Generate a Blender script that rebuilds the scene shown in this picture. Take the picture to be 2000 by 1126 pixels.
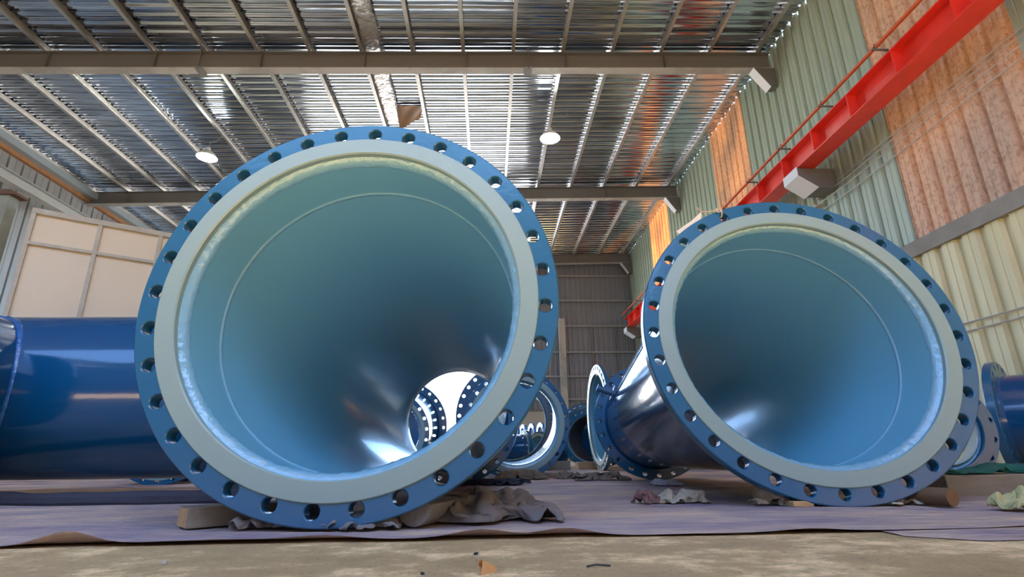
import bpy, math, random
from mathutils import Vector, Matrix, noise
random.seed(7)
sin, cos, pi, sqrt = math.sin, math.cos, math.pi, math.sqrt
S = bpy.context.scene
for o in list(bpy.data.objects): bpy.data.objects.remove(o)

# ------------------------------------------------------------------ camera
cam_data = bpy.data.cameras.new('camera'); cam = bpy.data.objects.new('camera', cam_data)
S.collection.objects.link(cam); S.camera = cam
cam_data.sensor_width = 36; cam_data.lens = 36 * 1038 / 2000; cam_data.clip_start = .02; cam_data.clip_end = 400
RM = Matrix(((0.99907934, -0.00137804, -0.04287857), (-0.04131156, -0.30041721, -0.95291283), (-0.01156831, 0.9538069, -0.30019756)))
M4 = RM.to_4x4(); M4.translation = Vector((0, 0, .22)); cam.matrix_world = M4

# ------------------------------------------------------------------ world, sun, exposure
S.view_settings.view_transform = 'Standard'; S.view_settings.look = 'None'
S.view_settings.exposure = 1.6; S.view_settings.gamma = 1
W = bpy.data.worlds.new('sky'); S.world = W; W.use_nodes = True
nt = W.node_tree; bg = nt.nodes['Background']; sk = nt.nodes.new('ShaderNodeTexSky')
sk.sky_type = 'NISHITA'; sk.sun_disc = False; sk.sun_elevation = math.radians(48); sk.sun_rotation = math.radians(120); sk.air_density = 1.0; sk.dust_density = .5
mxs = nt.nodes.new('ShaderNodeMix'); mxs.data_type = 'RGBA'; mxs.blend_type = 'MULTIPLY'; mxs.inputs[0].default_value = 1; mxs.inputs[7].default_value = (.84, .94, 1.07, 1)
nt.links.new(sk.outputs[0], mxs.inputs[6]); nt.links.new(mxs.outputs[2], bg.inputs[0]); bg.inputs[1].default_value = .62
sun_d = bpy.data.lights.new('sun', 'SUN'); sun_d.energy = 12; sun_d.angle = math.radians(.6); sun_d.color = (1, .93, .82)
sun = bpy.data.objects.new('sun', sun_d); S.collection.objects.link(sun)
sun.rotation_euler = Vector((-.30, -.12, 1.0)).to_track_quat('Z', 'Y').to_euler()

# ------------------------------------------------------------------ helpers
COL = S.collection
def link(name, me, mat=None, parent=None, smooth=True, ang=35):
    o = bpy.data.objects.new(name, me); COL.objects.link(o)
    if mat is not None:
        for m in (mat if isinstance(mat, (list, tuple)) else [mat]): me.materials.append(m)
    if smooth and len(me.polygons):
        me.shade_smooth()
        try: me.set_sharp_from_angle(angle=math.radians(ang))
        except Exception: pass
    if parent is not None: o.parent = parent
    return o
def tag(o, label, cat, group=None, kind=None):
    o['label'] = label; o['category'] = cat
    if group: o['group'] = group
    if kind: o['kind'] = kind
    return o
def struct(o, label=None):
    o['kind'] = 'structure'
    if label: o['label'] = label
    return o
def empty(name, loc):
    o = bpy.data.objects.new(name, None); o.location = loc; o.empty_display_size = .1; COL.objects.link(o)
    return o
class MB:
    def __init__(s): s.v = []; s.f = []; s.m = []
    def add(s, vs, fs, mi=0):
        b = len(s.v); s.v += [tuple(p) for p in vs]; s.f += [tuple(b + i for i in f) for f in fs]; s.m += [mi] * len(fs)
    def box(s, a, b, M=None, mi=0):
        x0, y0, z0 = a; x1, y1, z1 = b
        vs = [Vector(p) for p in ((x0,y0,z0),(x1,y0,z0),(x1,y1,z0),(x0,y1,z0),(x0,y0,z1),(x1,y0,z1),(x1,y1,z1),(x0,y1,z1))]
        if M is not None: vs = [M @ p for p in vs]
        s.add(vs, [(0,3,2,1),(4,5,6,7),(0,1,5,4),(1,2,6,5),(2,3,7,6),(3,0,4,7)], mi)
    def prism(s, poly, axis, a, b, mi=0):      # poly 2-D, extruded along axis from a to b
        n = len(poly)
        def P(p, t):
            if axis == 'x': return (t, p[0], p[1])
            if axis == 'y': return (p[0], t, p[1])
            return (p[0], p[1], t)
        vs = [P(p, a) for p in poly] + [P(p, b) for p in poly]
        s.add(vs, [tuple(range(n)), tuple(range(2*n-1, n-1, -1))] + [(i, i+n, (i+1) % n + n, (i+1) % n) for i in range(n)], mi)
    def tube(s, pts, r, n=10, mi=0, cap=True):
        pts = [Vector(p) for p in pts]; rings = []
        up = None
        for i, p in enumerate(pts):
            t = (pts[min(i+1, len(pts)-1)] - pts[max(i-1, 0)]).normalized()
            if up is None: up = t.orthogonal().normalized()
            up = (up - t * up.dot(t)).normalized(); w = t.cross(up)
            rr = r[i] if isinstance(r, (list, tuple)) else r
            rings.append([p + (up * cos(2*pi*k/n) + w * sin(2*pi*k/n)) * rr for k in range(n)])
        vs = [q for g in rings for q in g]; fs = []
        for i in range(len(pts)-1):
            for k in range(n):
                fs.append((i*n+k, i*n+(k+1) % n, (i+1)*n+(k+1) % n, (i+1)*n+k))
        if cap: fs += [tuple(range(n-1, -1, -1)), tuple((len(pts)-1)*n+k for k in range(n))]
        s.add(vs, fs, mi)
    def build(s, name, mat, parent=None, smooth=True, ang=35, bevel=0, loc=None):
        vs = s.v
        if loc is not None: vs = [(x-loc[0], y-loc[1], z-loc[2]) for x, y, z in vs]
        me = bpy.data.meshes.new(name); me.from_pydata(vs, [], s.f); me.validate()
        if isinstance(mat, (list, tuple)) and len(me.polygons) == len(s.m): me.polygons.foreach_set('material_index', s.m)
        me.update()
        o = link(name, me, mat, parent, smooth, ang)
        if loc is not None: o.location = loc
        if bevel:
            b = o.modifiers.new('bevel', 'BEVEL'); b.width = bevel; b.segments = 2; b.limit_method = 'ANGLE'
        return o

# ---- materials
def newmat(name):
    m = bpy.data.materials.new(name); m.use_nodes = True; nt = m.node_tree
    return m, nt, nt.nodes['Principled BSDF'], nt.nodes, nt.links
def mat(name, col, rough=.5, metal=0, coat=0, var=0, vscale=3, vcol=None, bump=0, bscale=40, bdist=.01, spec=None, stretch=(1, 1, 1), rvar=0, coatr=.05, vpow=(.35, .7)):
    m, nt, p, N, L = newmat(name)
    p.inputs['Base Color'].default_value = (*col, 1); p.inputs['Roughness'].default_value = rough; p.inputs['Metallic'].default_value = metal
    if coat: p.inputs['Coat Weight'].default_value = coat; p.inputs['Coat Roughness'].default_value = coatr
    if spec is not None: p.inputs['Specular IOR Level'].default_value = spec
    if var or bump or rvar:
        tc = N.new('ShaderNodeTexCoord'); mp = N.new('ShaderNodeMapping'); mp.inputs['Scale'].default_value = stretch
        L.new(tc.outputs['Object'], mp.inputs[0])
    if var:
        n = N.new('ShaderNodeTexNoise'); n.inputs['Scale'].default_value = vscale; n.inputs['Detail'].default_value = 7; n.inputs['Roughness'].default_value = .65
        L.new(mp.outputs[0], n.inputs['Vector'])
        r = N.new('ShaderNodeMapRange'); r.inputs['From Min'].default_value = vpow[0]; r.inputs['From Max'].default_value = vpow[1]; r.inputs['To Max'].default_value = var
        L.new(n.outputs['Fac'], r.inputs['Value'])
        mx = N.new('ShaderNodeMix'); mx.data_type = 'RGBA'; mx.inputs[6].default_value = (*col, 1)
        mx.inputs[7].default_value = (*(vcol or tuple(c*.5 for c in col)), 1)
        L.new(r.outputs[0], mx.inputs[0]); L.new(mx.outputs[2], p.inputs['Base Color'])
    if rvar:
        n3 = N.new('ShaderNodeTexNoise'); n3.inputs['Scale'].default_value = 2.5; n3.inputs['Detail'].default_value = 5
        L.new(mp.outputs[0], n3.inputs['Vector'])
        r3 = N.new('ShaderNodeMapRange'); r3.inputs['To Min'].default_value = rough - rvar; r3.inputs['To Max'].default_value = rough + rvar
        L.new(n3.outputs['Fac'], r3.inputs['Value']); L.new(r3.outputs[0], p.inputs['Roughness'])
    if bump:
        n2 = N.new('ShaderNodeTexNoise'); n2.inputs['Scale'].default_value = bscale; n2.inputs['Detail'].default_value = 4
        L.new(mp.outputs[0], n2.inputs['Vector'])
        b = N.new('ShaderNodeBump'); b.inputs['Strength'].default_value = bump; b.inputs['Distance'].default_value = bdist
        L.new(n2.outputs['Fac'], b.inputs['Height']); L.new(b.outputs[0], p.inputs['Normal'])
        if coat: L.new(b.outputs[0], p.inputs['Coat Normal'])
    return m
BLUE = mat('blue_epoxy', (.016, .115, .225), .24, coat=.3, bump=.22, bscale=38, bdist=.003, coatr=.04)
BLUE_BODY = mat('blue_epoxy_body', (.003, .07, .18), .15, coat=.4, bump=.10, bscale=9, bdist=.006, coatr=.03)
PALE = mat('pale_green_primer', (.24, .345, .32), .33, coat=.2, bump=.30, bscale=95, bdist=.002, coatr=.15)
TEAL = mat('teal_lining', (.17, .44, .58), .27, coat=.3, bump=.05, bscale=5, bdist=.006, coatr=.08)
WELD = mat('teal_weld', (.19, .40, .52), .16, coat=.5, bump=.8, bscale=60, bdist=.004)
BWELD = mat('blue_weld', (.012, .12, .33), .15, coat=.6, bump=.9, bscale=60, bdist=.006)
GALV = mat('galvanised_purlin', (.62, .60, .57), .35, metal=.85, var=.5, vscale=5, vcol=(.42, .40, .37), bump=.1, bscale=20)
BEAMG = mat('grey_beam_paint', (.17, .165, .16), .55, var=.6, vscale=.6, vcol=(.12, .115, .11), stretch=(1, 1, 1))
BEAML = mat('pale_beam_flange', (.46, .45, .43), .5, var=.7, vscale=1.2, vcol=(.30, .29, .27), vpow=(.45, .55))  # on rafters, paler than the web to carry light from below
REDP = mat('red_girder_paint', (.85, .045, .025), .35, coat=.2, var=.3, vscale=4, vcol=(.45, .03, .02))
ORNG = mat('orange_conductor', (.62, .12, .04), .5)
WHITEP = mat('white_plate', (.75, .76, .80), .45)
GREEN = mat('green_sheet', (.40, .48, .38), .45, var=.6, vscale=2.2, vcol=(.29, .35, .28), stretch=(1, 1, .15))
CREAM = mat('cream_sheet', (.72, .64, .36), .5, var=.55, vscale=2.5, vcol=(.50, .42, .22), stretch=(1, 1, .2))
CONC = mat('concrete_band', (.30, .27, .23), .8, var=.7, vscale=3, vcol=(.20, .18, .15), bump=.3, bscale=30)
BACKS = mat('grey_back_sheet', (.24, .25, .29), .5, var=.5, vscale=1.5, vcol=(.17, .175, .20), stretch=(1, 1, .2))
LEFTS = mat('grey_left_sheet', (.30, .31, .32), .5, var=.5, vscale=2, vcol=(.2, .2, .2), stretch=(1, 1, .3))
PLAST = mat('plaster_wall', (.46, .43, .39), .8, var=.6, vscale=1.2, vcol=(.36, .33, .30))
RUST = mat('rusty_strip', (.45, .19, .06), .7, var=.8, vscale=6, vcol=(.22, .15, .12))
GUT = mat('grey_gutter', (.30, .36, .40), .4)
BOOTH = mat('cream_panel', (.86, .72, .50), .45, var=.35, vscale=.9, vcol=(.78, .64, .43), bump=.25, bscale=1.6, bdist=.03)
BOOTHF = mat('cream_frame', (.60, .55, .43), .5, var=.6, vscale=6, vcol=(.42, .37, .28))
WOOD = mat('sawn_wood', (.64, .38, .17), .7, var=.6, vscale=7, vcol=(.30, .17, .07), stretch=(1, 6, 6), bump=.3, bscale=40)
WOODG = mat('weathered_wood', (.30, .26, .19), .8, var=.8, vscale=5, vcol=(.20, .16, .11), stretch=(1, 5, 5), bump=.3, bscale=40)
BARK = mat('brown_log', (.16, .085, .04), .7, var=.7, vscale=10, vcol=(.16, .07, .025), bump=.4, bscale=30)
STONE = mat('grey_log', (.24, .22, .20), .9, var=.6, vscale=14, vcol=(.14, .13, .12), bump=.8, bscale=50, bdist=.01)
CLOTHG = mat('grey_brown_cloth', (.22, .19, .17), .95, var=.5, vscale=5, vcol=(.14, .12, .11), bump=.3, bscale=250, bdist=.002)
CLOTHB = mat('brown_sack_cloth', (.20, .15, .10), .95, var=.5, vscale=9, vcol=(.12, .09, .06), bump=.3, bscale=120, bdist=.003)
CLOTHC = mat('cream_cloth', (.50, .42, .30), .95, var=.4, vscale=9, vcol=(.36, .29, .2), bump=.3, bscale=120, bdist=.003)
CLOTHM = mat('maroon_cloth', (.22, .11, .09), .95, bump=.3, bscale=120, bdist=.003)
CLOTHY = mat('yellow_glove_cloth', (.50, .45, .20), .95, bump=.3, bscale=120, bdist=.003)
CLOTHD = mat('dark_navy_cloth', (.02, .02, .035), .85, bump=.3, bscale=60)
CLOTHGR = mat('green_net_cloth', (.01, .13, .10), .8, var=.5, vscale=12, vcol=(.006, .07, .05), bump=.5, bscale=90)
BLACK = mat('dark_rubber', (.02, .02, .022), .6)
STEELW = mat('wire_grey', (.42, .40, .36), .5)
def lamp_mat(name, col, e):
    m, nt, p, N, L = newmat(name); p.inputs['Base Color'].default_value = (*col, 1)
    p.inputs['Emission Color'].default_value = (*col, 1); p.inputs['Emission Strength'].default_value = e
    return m
LAMP = lamp_mat('lamp_glow', (.95, 1, .93), 7)

def roof_mat():
    m, nt, p, N, L = newmat('galvanised_roof')
    p.inputs['Metallic'].default_value = 1
    tc = N.new('ShaderNodeTexCoord')
    def nz(scale, sc, det=5, rough=.6):
        mp = N.new('ShaderNodeMapping'); mp.inputs['Scale'].default_value = sc; L.new(tc.outputs['Object'], mp.inputs[0])
        n = N.new('ShaderNodeTexNoise'); n.inputs['Scale'].default_value = scale; n.inputs['Detail'].default_value = det; n.inputs['Roughness'].default_value = rough
        L.new(mp.outputs[0], n.inputs['Vector']); return n
    a = nz(1.2, (.5, 3, 1)); r = N.new('ShaderNodeValToRGB')
    r.color_ramp.elements[0].position = .35; r.color_ramp.elements[0].color = (.42, .46, .53, 1)
    r.color_ramp.elements[1].position = .65; r.color_ramp.elements[1].color = (.72, .78, .88, 1)
    L.new(a.outputs['Fac'], r.inputs[0]); L.new(r.outputs[0], p.inputs['Base Color'])
    b = nz(2.0, (.6, 6, 1)); mr = N.new('ShaderNodeMapRange'); mr.inputs['To Min'].default_value = .05; mr.inputs['To Max'].default_value = .17
    L.new(b.outputs['Fac'], mr.inputs['Value']); L.new(mr.outputs[0], p.inputs['Roughness'])
    c = nz(1.0, (1.0, 12, 1), 2); bp = N.new('ShaderNodeBump'); bp.inputs['Strength'].default_value = .30; bp.inputs['Distance'].default_value = .008
    L.new(c.outputs['Fac'], bp.inputs['Height']); L.new(bp.outputs[0], p.inputs['Normal'])
    return m
ROOF = roof_mat()
FOIL = mat('crinkled_foil', (.62, .60, .58), .3, metal=1, bump=.8, bscale=14, bdist=.03)

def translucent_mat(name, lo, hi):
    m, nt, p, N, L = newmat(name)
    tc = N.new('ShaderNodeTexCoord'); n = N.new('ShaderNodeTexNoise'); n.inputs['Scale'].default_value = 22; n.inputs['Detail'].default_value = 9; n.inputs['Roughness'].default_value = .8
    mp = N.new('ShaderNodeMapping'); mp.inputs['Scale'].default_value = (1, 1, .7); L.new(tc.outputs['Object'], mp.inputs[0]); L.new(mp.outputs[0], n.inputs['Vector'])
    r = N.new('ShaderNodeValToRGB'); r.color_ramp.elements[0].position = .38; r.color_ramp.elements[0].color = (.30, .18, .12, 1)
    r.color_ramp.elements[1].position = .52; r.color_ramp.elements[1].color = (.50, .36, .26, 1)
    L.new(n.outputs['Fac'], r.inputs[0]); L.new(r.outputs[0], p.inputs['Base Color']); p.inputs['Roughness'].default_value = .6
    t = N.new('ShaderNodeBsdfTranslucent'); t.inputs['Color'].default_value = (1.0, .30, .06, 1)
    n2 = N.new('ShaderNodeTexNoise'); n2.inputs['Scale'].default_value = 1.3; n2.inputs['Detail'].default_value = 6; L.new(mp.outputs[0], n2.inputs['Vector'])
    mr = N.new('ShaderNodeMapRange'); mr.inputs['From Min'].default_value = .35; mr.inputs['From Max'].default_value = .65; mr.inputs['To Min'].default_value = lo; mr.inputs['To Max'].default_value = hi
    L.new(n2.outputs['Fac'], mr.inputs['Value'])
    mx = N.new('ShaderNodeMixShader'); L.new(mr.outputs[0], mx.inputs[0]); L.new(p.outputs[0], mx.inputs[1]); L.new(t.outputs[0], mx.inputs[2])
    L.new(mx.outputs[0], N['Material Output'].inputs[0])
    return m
OR1 = translucent_mat('orange_sheet_dim', .006, .035); OR2 = translucent_mat('orange_sheet_streaked', .02, .11); OR3 = translucent_mat('orange_sheet_glowing', .12, .34)  # same sheet thrice: glow set in the material, dim near, bright far

def floor_mat():
    m, nt, p, N, L = newmat('dusty_concrete')
    tc = N.new('ShaderNodeTexCoord')
    def nz(s, sc=(1, 1, 1), det=8, ro=.6):
        mp = N.new('ShaderNodeMapping'); mp.inputs['Scale'].default_value = sc; L.new(tc.outputs['Object'], mp.inputs[0])
        n = N.new('ShaderNodeTexNoise'); n.inputs['Scale'].default_value = s; n.inputs['Detail'].default_value = det; n.inputs['Roughness'].default_value = ro
        L.new(mp.outputs[0], n.inputs['Vector']); return n
    a = nz(2.6, (1, 1.3, 1), 12, .74); r = N.new('ShaderNodeValToRGB'); e = r.color_ramp.elements
    e[0].position = .3; e[0].color = (.32, .205, .085, 1); e[1].position = .60; e[1].color = (.86, .60, .30, 1)
    x = e.new(.5); x.color = (.46, .305, .135, 1)
    L.new(a.outputs['Fac'], r.inputs[0])
    b = nz(90, det=3); r2 = N.new('ShaderNodeMapRange'); r2.inputs['From Min'].default_value = .30; r2.inputs['From Max'].default_value = .42; r2.inputs['To Min'].default_value = .55; r2.inputs['To Max'].default_value = 1
    L.new(b.outputs['Fac'], r2.inputs['Value'])
    mx = N.new('ShaderNodeMix'); mx.data_type = 'RGBA'; mx.blend_type = 'MULTIPLY'; mx.inputs[0].default_value = 1
    L.new(r.outputs[0], mx.inputs[6]); L.new(r2.outputs[0], mx.inputs[7]); L.new(mx.outputs[2], p.inputs['Base Color'])
    p.inputs['Roughness'].default_value = .85
    c = nz(30, det=8); bp = N.new('ShaderNodeBump'); bp.inputs['Strength'].default_value = .4; bp.inputs['Distance'].default_value = .006
    L.new(c.outputs['Fac'], bp.inputs['Height']); L.new(bp.outputs[0], p.inputs['Normal'])
    return m
FLOOR = floor_mat()
def tarp_mat():
    m, nt, p, N, L = newmat('purple_grey_tarp')
    tc = N.new('ShaderNodeTexCoord')
    def nz(s, sc, det=8):
        mp = N.new('ShaderNodeMapping'); mp.inputs['Scale'].default_value = sc; L.new(tc.outputs['Object'], mp.inputs[0])
        n = N.new('ShaderNodeTexNoise'); n.inputs['Scale'].default_value = s; n.inputs['Detail'].default_value = det; n.inputs['Roughness'].default_value = .62
        L.new(mp.outputs[0], n.inputs['Vector']); return n
    a = nz(1.5, (1, 1.8, 1), 12); r = N.new('ShaderNodeValToRGB'); e = r.color_ramp.elements
    e[0].position = .32; e[0].color = (.24, .185, .245, 1); e[1].position = .62; e[1].color = (.70, .50, .35, 1)
    x = e.new(.48); x.color = (.45, .33, .31, 1)
    L.new(a.outputs['Fac'], r.inputs[0]); L.new(r.outputs[0], p.inputs['Base Color']); p.inputs['Roughness'].default_value = .7
    c = nz(5, (1, 2.8, 1), 10); bp = N.new('ShaderNodeBump'); bp.inputs['Strength'].default_value = .9; bp.inputs['Distance'].default_value = .05
    L.new(c.outputs['Fac'], bp.inputs['Height']); L.new(bp.outputs[0], p.inputs['Normal'])
    return m
TARP = tarp_mat()
BLDG = mat('white_render', (.82, .80, .76), .8); GROUND = mat('yard_ground', (.42, .38, .32), .9, var=.4, vscale=.5, vcol=(.34, .30, .25))
LOUV = mat('louvre_grey', (.42, .40, .34), .7)

# ------------------------------------------------------------------ setting: floor, walls, roof
XR, XL, YB, YF = 5.65, -11.4, 20.0, -8.0
def zb(x): return 7.85 + .022 * (x - 5.6)          # underside of the purlins
o = MB(); o.add([(XL-.2, YF, 0), (XR+.2, YF, 0), (XR+.2, YB+.2, 0), (XL-.2, YB+.2, 0)], [(0, 1, 2, 3)])
struct(o.build('floor', FLOOR, smooth=False), 'dusty beige concrete workshop floor')
o = MB(); o.add([(-90, -80, -.03), (90, -80, -.03), (90, 90, -.03), (-90, 90, -.03)], [(0, 1, 2, 3)])
struct(o.build('ground', GROUND, smooth=False), 'bright yard ground outside the hall')

def sheet(prof_u, plane, at, a0, a1, b0, b1, m, name, par=None, lab=None):
    """corrugated sheet: profile list of (u, depth); plane 'x' wall at X=at (u along Y, rows Z), 'y' wall at Y=at (u along X)"""
    vs = []; fs = []
    n = len(prof_u)
    top = b1
    for j in range(2):
        for u, d in prof_u:
            z = (b0 if j == 0 else (top(u) if callable(top) else top))
            vs.append((at + d, u, z) if plane == 'x' else (u, at + d, z))
    for i in range(n-1): fs.append((i, i+1, n+i+1, n+i))
    mb = MB(); mb.add(vs, fs); ob = mb.build(name, m, par, ang=25)
    return ob
def rib_profile(a, b, p, h, w, sl):
    out = [(a, 0)]; k = math.floor(a / p); x = k * p
    while x < b + p:
        for u, d in ((x-w/2-sl, 0), (x-w/2, h), (x+w/2, h), (x+w/2+sl, 0), (x+w/2+sl+(p-w-2*sl)*.5-.012, 0), (x+w/2+sl+(p-w-2*sl)*.5, h*.15), (x+w/2+sl+(p-w-2*sl)*.5+.012, 0)):
            if a < u < b: out.append((u, d))
        x += p
    out.append((b, 0)); return out
# right wall (inner face towards -X; ribs recede outwards = dark grooves)
ZR = zb(XR) + .118
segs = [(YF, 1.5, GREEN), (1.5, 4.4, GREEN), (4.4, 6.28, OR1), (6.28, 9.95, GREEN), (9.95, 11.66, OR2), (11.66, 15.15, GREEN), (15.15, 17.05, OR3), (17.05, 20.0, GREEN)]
wr = struct(empty('wall_right', (0, 0, 0)), 'right side wall of green, orange and cream corrugated sheets')
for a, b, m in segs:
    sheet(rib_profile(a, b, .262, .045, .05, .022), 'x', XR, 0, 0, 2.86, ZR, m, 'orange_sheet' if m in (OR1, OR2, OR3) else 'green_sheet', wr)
sheet(rib_profile(YF, YB, .30, .04, .07, .03), 'x', XR-.02, 0, 0, 0, 2.66, CREAM, 'cream_sheet', wr)
mb = MB(); mb.box((XR-.06, YF, 2.66), (XR+.1, YB, 2.86)); mb.build('concrete_band', CONC, wr, smooth=False)
# left wall
wl = struct(empty('wall_left', (0, 0, 0)), 'left side wall of grey corrugated sheet')
def prof_left(): return [(u, -d) for u, d in rib_profile(YF, YB, .40, .05, .03, .015)]
def pl(a, b): return [(u, -d) for u, d in rib_profile(a, b, .40, .05, .03, .015)]
sheet(pl(-1, YB), 'x', XL, 0, 0, 0, zb(XL)-.25, LEFTS, 'grey_sheet', wl)
sheet(pl(YF, -1), 'x', XL, 0, 0, 0, zb(XL)-.25, LEFTS, 'grey_sheet', wl)
# back wall: opening X -9.6..0.75, z 0..5.4
wb = struct(empty('wall_back', (0, 0, 0)), 'grey corrugated end wall with a wide door opening')
OX0, OX1, OZ = -7.2, 1.1, 7.2
def bs(a, b, z0, z1): return sheet(rib_profile(a, b, .2, .035, .05, .02), 'y', YB, 0, 0, z0, z1, BACKS, 'grey_sheet', wb)
bs(1.72, XR, 1.77, 8.2); bs(OX1, 1.72, 1.77, 3.05); bs(OX0, 1.72, OZ, 8.2); bs(XL, OX0, 0, 8.2)
mb = MB(); mb.box((OX1, YB-.06, 0), (XR, YB+.2, 1.77)); mb.build('plaster_wall', PLAST, wb, smooth=False)
for i, z in enumerate((7.02, 6.0, 4.98, 3.96, 3.04, 2.2)):
    mb = MB(); mb.box(((OX1 if z < 3.05 else 1.72) if z < OZ else XL, YB-.10, z-.035), (XR-.05, YB-.02, z+.035)); tr = mb.build('wall_rail', LEFTS, wb, smooth=False)
mb = MB(); mb.box((2.72, YB-.28, 0), (2.90, YB-.05, 5.23)); mb.box((2.66, YB-.3, 0), (2.72, YB-.05, 5.23)); mb.build('wall_post', BEAML, wb, smooth=False)
for x in (3.95, 4.9):
    mb = MB(); mb.box((x-.03, YB-.08, 2.2), (x+.03, YB-.02, 4.95)); mb.build('wall_stud', BEAMG, wb, smooth=False)
mb = MB(); mb.box((OX1, YB-.1, 1.77), (XR, YB-.02, 1.83)); mb.build('wall_sill', BEAMG, wb, smooth=False)
# roof sheeting (ribs run across the hall, X direction)
def roof():
    P = .20; pr = []; y = -1.0
    while y < YB + .15:
        pr += [(y, 0), (y+.028, 0), (y+.04, .030), (y+.062, .030), (y+.074, 0)]
        for k in range(1, 7):
            t = k / 7; pr.append((y+.074+(P-.074)*t, .006*sin(2*pi*t)))
        y += P
    xs = [XL-.15 + (XR+.03-XL+.15)*i/60 for i in range(61)]
    mb = MB(); n = len(pr); vs = []
    for x in xs:
        for (y, d) in pr:
            vs.append((x, y, zb(x)+.115 + d + .006*noise.noise((x*.8, y*2.3, 1.7)) + .004*noise.noise((x*2.1, y*5, 4.7))))
    fs = [(i*n+j, i*n+j+1, (i+1)*n+j+1, (i+1)*n+j) for i in range(len(xs)-1) for j in range(n-1)]
    mb.add(vs, fs); return struct(mb.build('ceiling', ROOF, ang=30), 'shiny galvanised corrugated roof sheeting')
roof()
# hall front behind the camera: closed wall, roof opening added to light the hall
mb = MB()
for a, b in (((XL-.15, -6), (-10, -1)), ((3.2, YF), (XR+.03, -1)), ((XL-.15, YF), (-2, -6)), ((-2, YF), (3.2, -7.6))):
    mb.box((a[0], a[1], 7.9), (b[0], b[1], 7.98))
struct(mb.build('ceiling', BACKS, smooth=False), 'plain roof sheets around the opening added for light behind the viewer')
mb = MB(); mb.box((XL-.2, YF-.2, 0), (XR+.2, YF, 7.98)); struct(mb.build('wall_front', BACKS, smooth=False), 'grey front wall behind the viewer')
# purlins: C channels
for k in range(-12, 6):
    x = .45 + .975*k; z0 = zb(x); mb = MB(); w = .045
    mb.prism([(x-w/2, z0), (x+w, z0), (x+w, z0+.02), (x+w-.004, z0+.02), (x+w-.004, z0+.004), (x-w/2+.004, z0+.004), (x-w/2+.004, z0+.106), (x+w, z0+.106), (x+w, z0+.11), (x-w/2, z0+.11)], 'y', -1.0, YB-.02)
    p = mb.build('roof_purlin', GALV, smooth=False)
    struct(p); p.name = 'trim_%d' % (k + 20)
# rafters
def rafter(y):
    r = empty('roof_rafter', (0, 0, 0))
    mb = MB(); xs = (XL+.05, XR-.05)
    def para(x0, x1, y0, y1, d0, d1, mb):
        vs = []
        for x in (x0, x1):
            for (yy, dd) in ((y0, d0), (y1, d0), (y1, d1), (y0, d1)): vs.append((x, yy, zb(x)+dd))
        mb.add(vs, [(0,1,2,3), (7,6,5,4), (0,4,5,1), (1,5,6,2), (2,6,7,3), (3,7,4,0)])
    para(xs[0], xs[1], y+.08, y+.10, -.36, -.01, mb)
    para(xs[0], xs[1], y, y+.18, -.012, 0, mb)
    x = XL + 1.2
    while x < XR - .5:
        para(x, x+.01, y+.01, y+.17, -.36, -.012, mb); x += 1.95
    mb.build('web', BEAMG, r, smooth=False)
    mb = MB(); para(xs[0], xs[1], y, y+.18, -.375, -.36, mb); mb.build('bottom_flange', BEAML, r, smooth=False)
    z = zb(XR)
    mb = MB(); mb.prism([(XR-.42, z-.375), (XR-.02, z-.375), (XR-.02, z-.80), (XR-.14, z-.80)], 'y', y, y+.18); mb.build('haunch', BEAMG, r, smooth=False)
    mb = MB(); d = Vector((.28, 0, -.425)).normalized(); nrm = Vector((-d.z, 0, d.x)) * -1
    a = Vector((XR-.44, y-.01, z-.375)); b = Vector((XR-.15, y-.01, z-.815)); nn = Vector((-.835, 0, -.55)) * .012
    vs = [a, b, b+nn, a+nn]; vs2 = [v + Vector((0, .20, 0)) for v in vs]
    mb.add(vs + vs2, [(0,1,2,3), (7,6,5,4), (0,4,5,1), (1,5,6,2), (2,6,7,3), (3,7,4,0)])
    mb.build('haunch_plate', WHITEP, r, smooth=False)
    return r
for y, l in ((8.5, 'nearest grey steel roof rafter crossing the whole hall above both big reducers'), (14.0, 'second grey steel roof rafter, seen just above the left big flange'), (19.55, 'farthest grey steel roof rafter against the grey end wall')):
    tag(rafter(y), l, 'roof beam', 'steel roof rafters')
# small web clamps on near rafter
for x in (-5.45, .75):
    mb = MB(); z = zb(x); mb.box((x-.01, 8.46, z-.42), (x+.01, 8.50, z+.05)); mb.box((x-.07, 8.44, z-.40), (x+.07, 8.70, z-.385)); mb.add([(x-.07, 8.48, z-.40), (x+.07, 8.48, z-.40), (x, 8.48, z-.30)], [(0, 1, 2)])
    tag(mb.build('beam_clamp', BEAMG, smooth=False), 'dark plate clamp on the nearest rafter, %s' % ('above the left hanging lamp side' if x < 0 else 'right of the middle of the hall'), 'clamp')
# ragged foil strip with torn flap
mb = MB(); nx, ny = 7, 90; vs = []
for j in range(ny+1):
    y = 3.6 + 7.3*j/ny
    for i in range(nx+1):
        e = .05*noise.noise((y*2.2, 9, 0)) + .03*noise.noise((y*8, 3, 0)) if i == nx else 0
        x = -2.42 + .36*i/nx + e
        vs.append((x, y, zb(x)+.085-.012*(i > 0) + .022*noise.noise((x*7, y*7, 2)) - (.03 if i == nx else 0)))
fs = [(j*(nx+1)+i, j*(nx+1)+i+1, (j+1)*(nx+1)+i+1, (j+1)*(nx+1)+i) for j in range(ny) for i in range(nx)]
mb.add(vs, fs); tag(mb.build('foil_strip', FOIL), 'crinkled foil strip with a ragged edge running under the roof sheets', 'foil')
mb = MB(); vs = []; n = 12
for j in range(n+1):
    for i in range(n+1):
        u, v = i/n, j/n; x = -2.1 + .62*u*(1-.2*v) ; y = 10.25 + .62*v*(1-.3*u); 
        vs.append((x, y, zb(x) + .085 - .20*v**1.3*(1-.9*u) - .03*abs(sin(5*u+3*v))))
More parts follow.
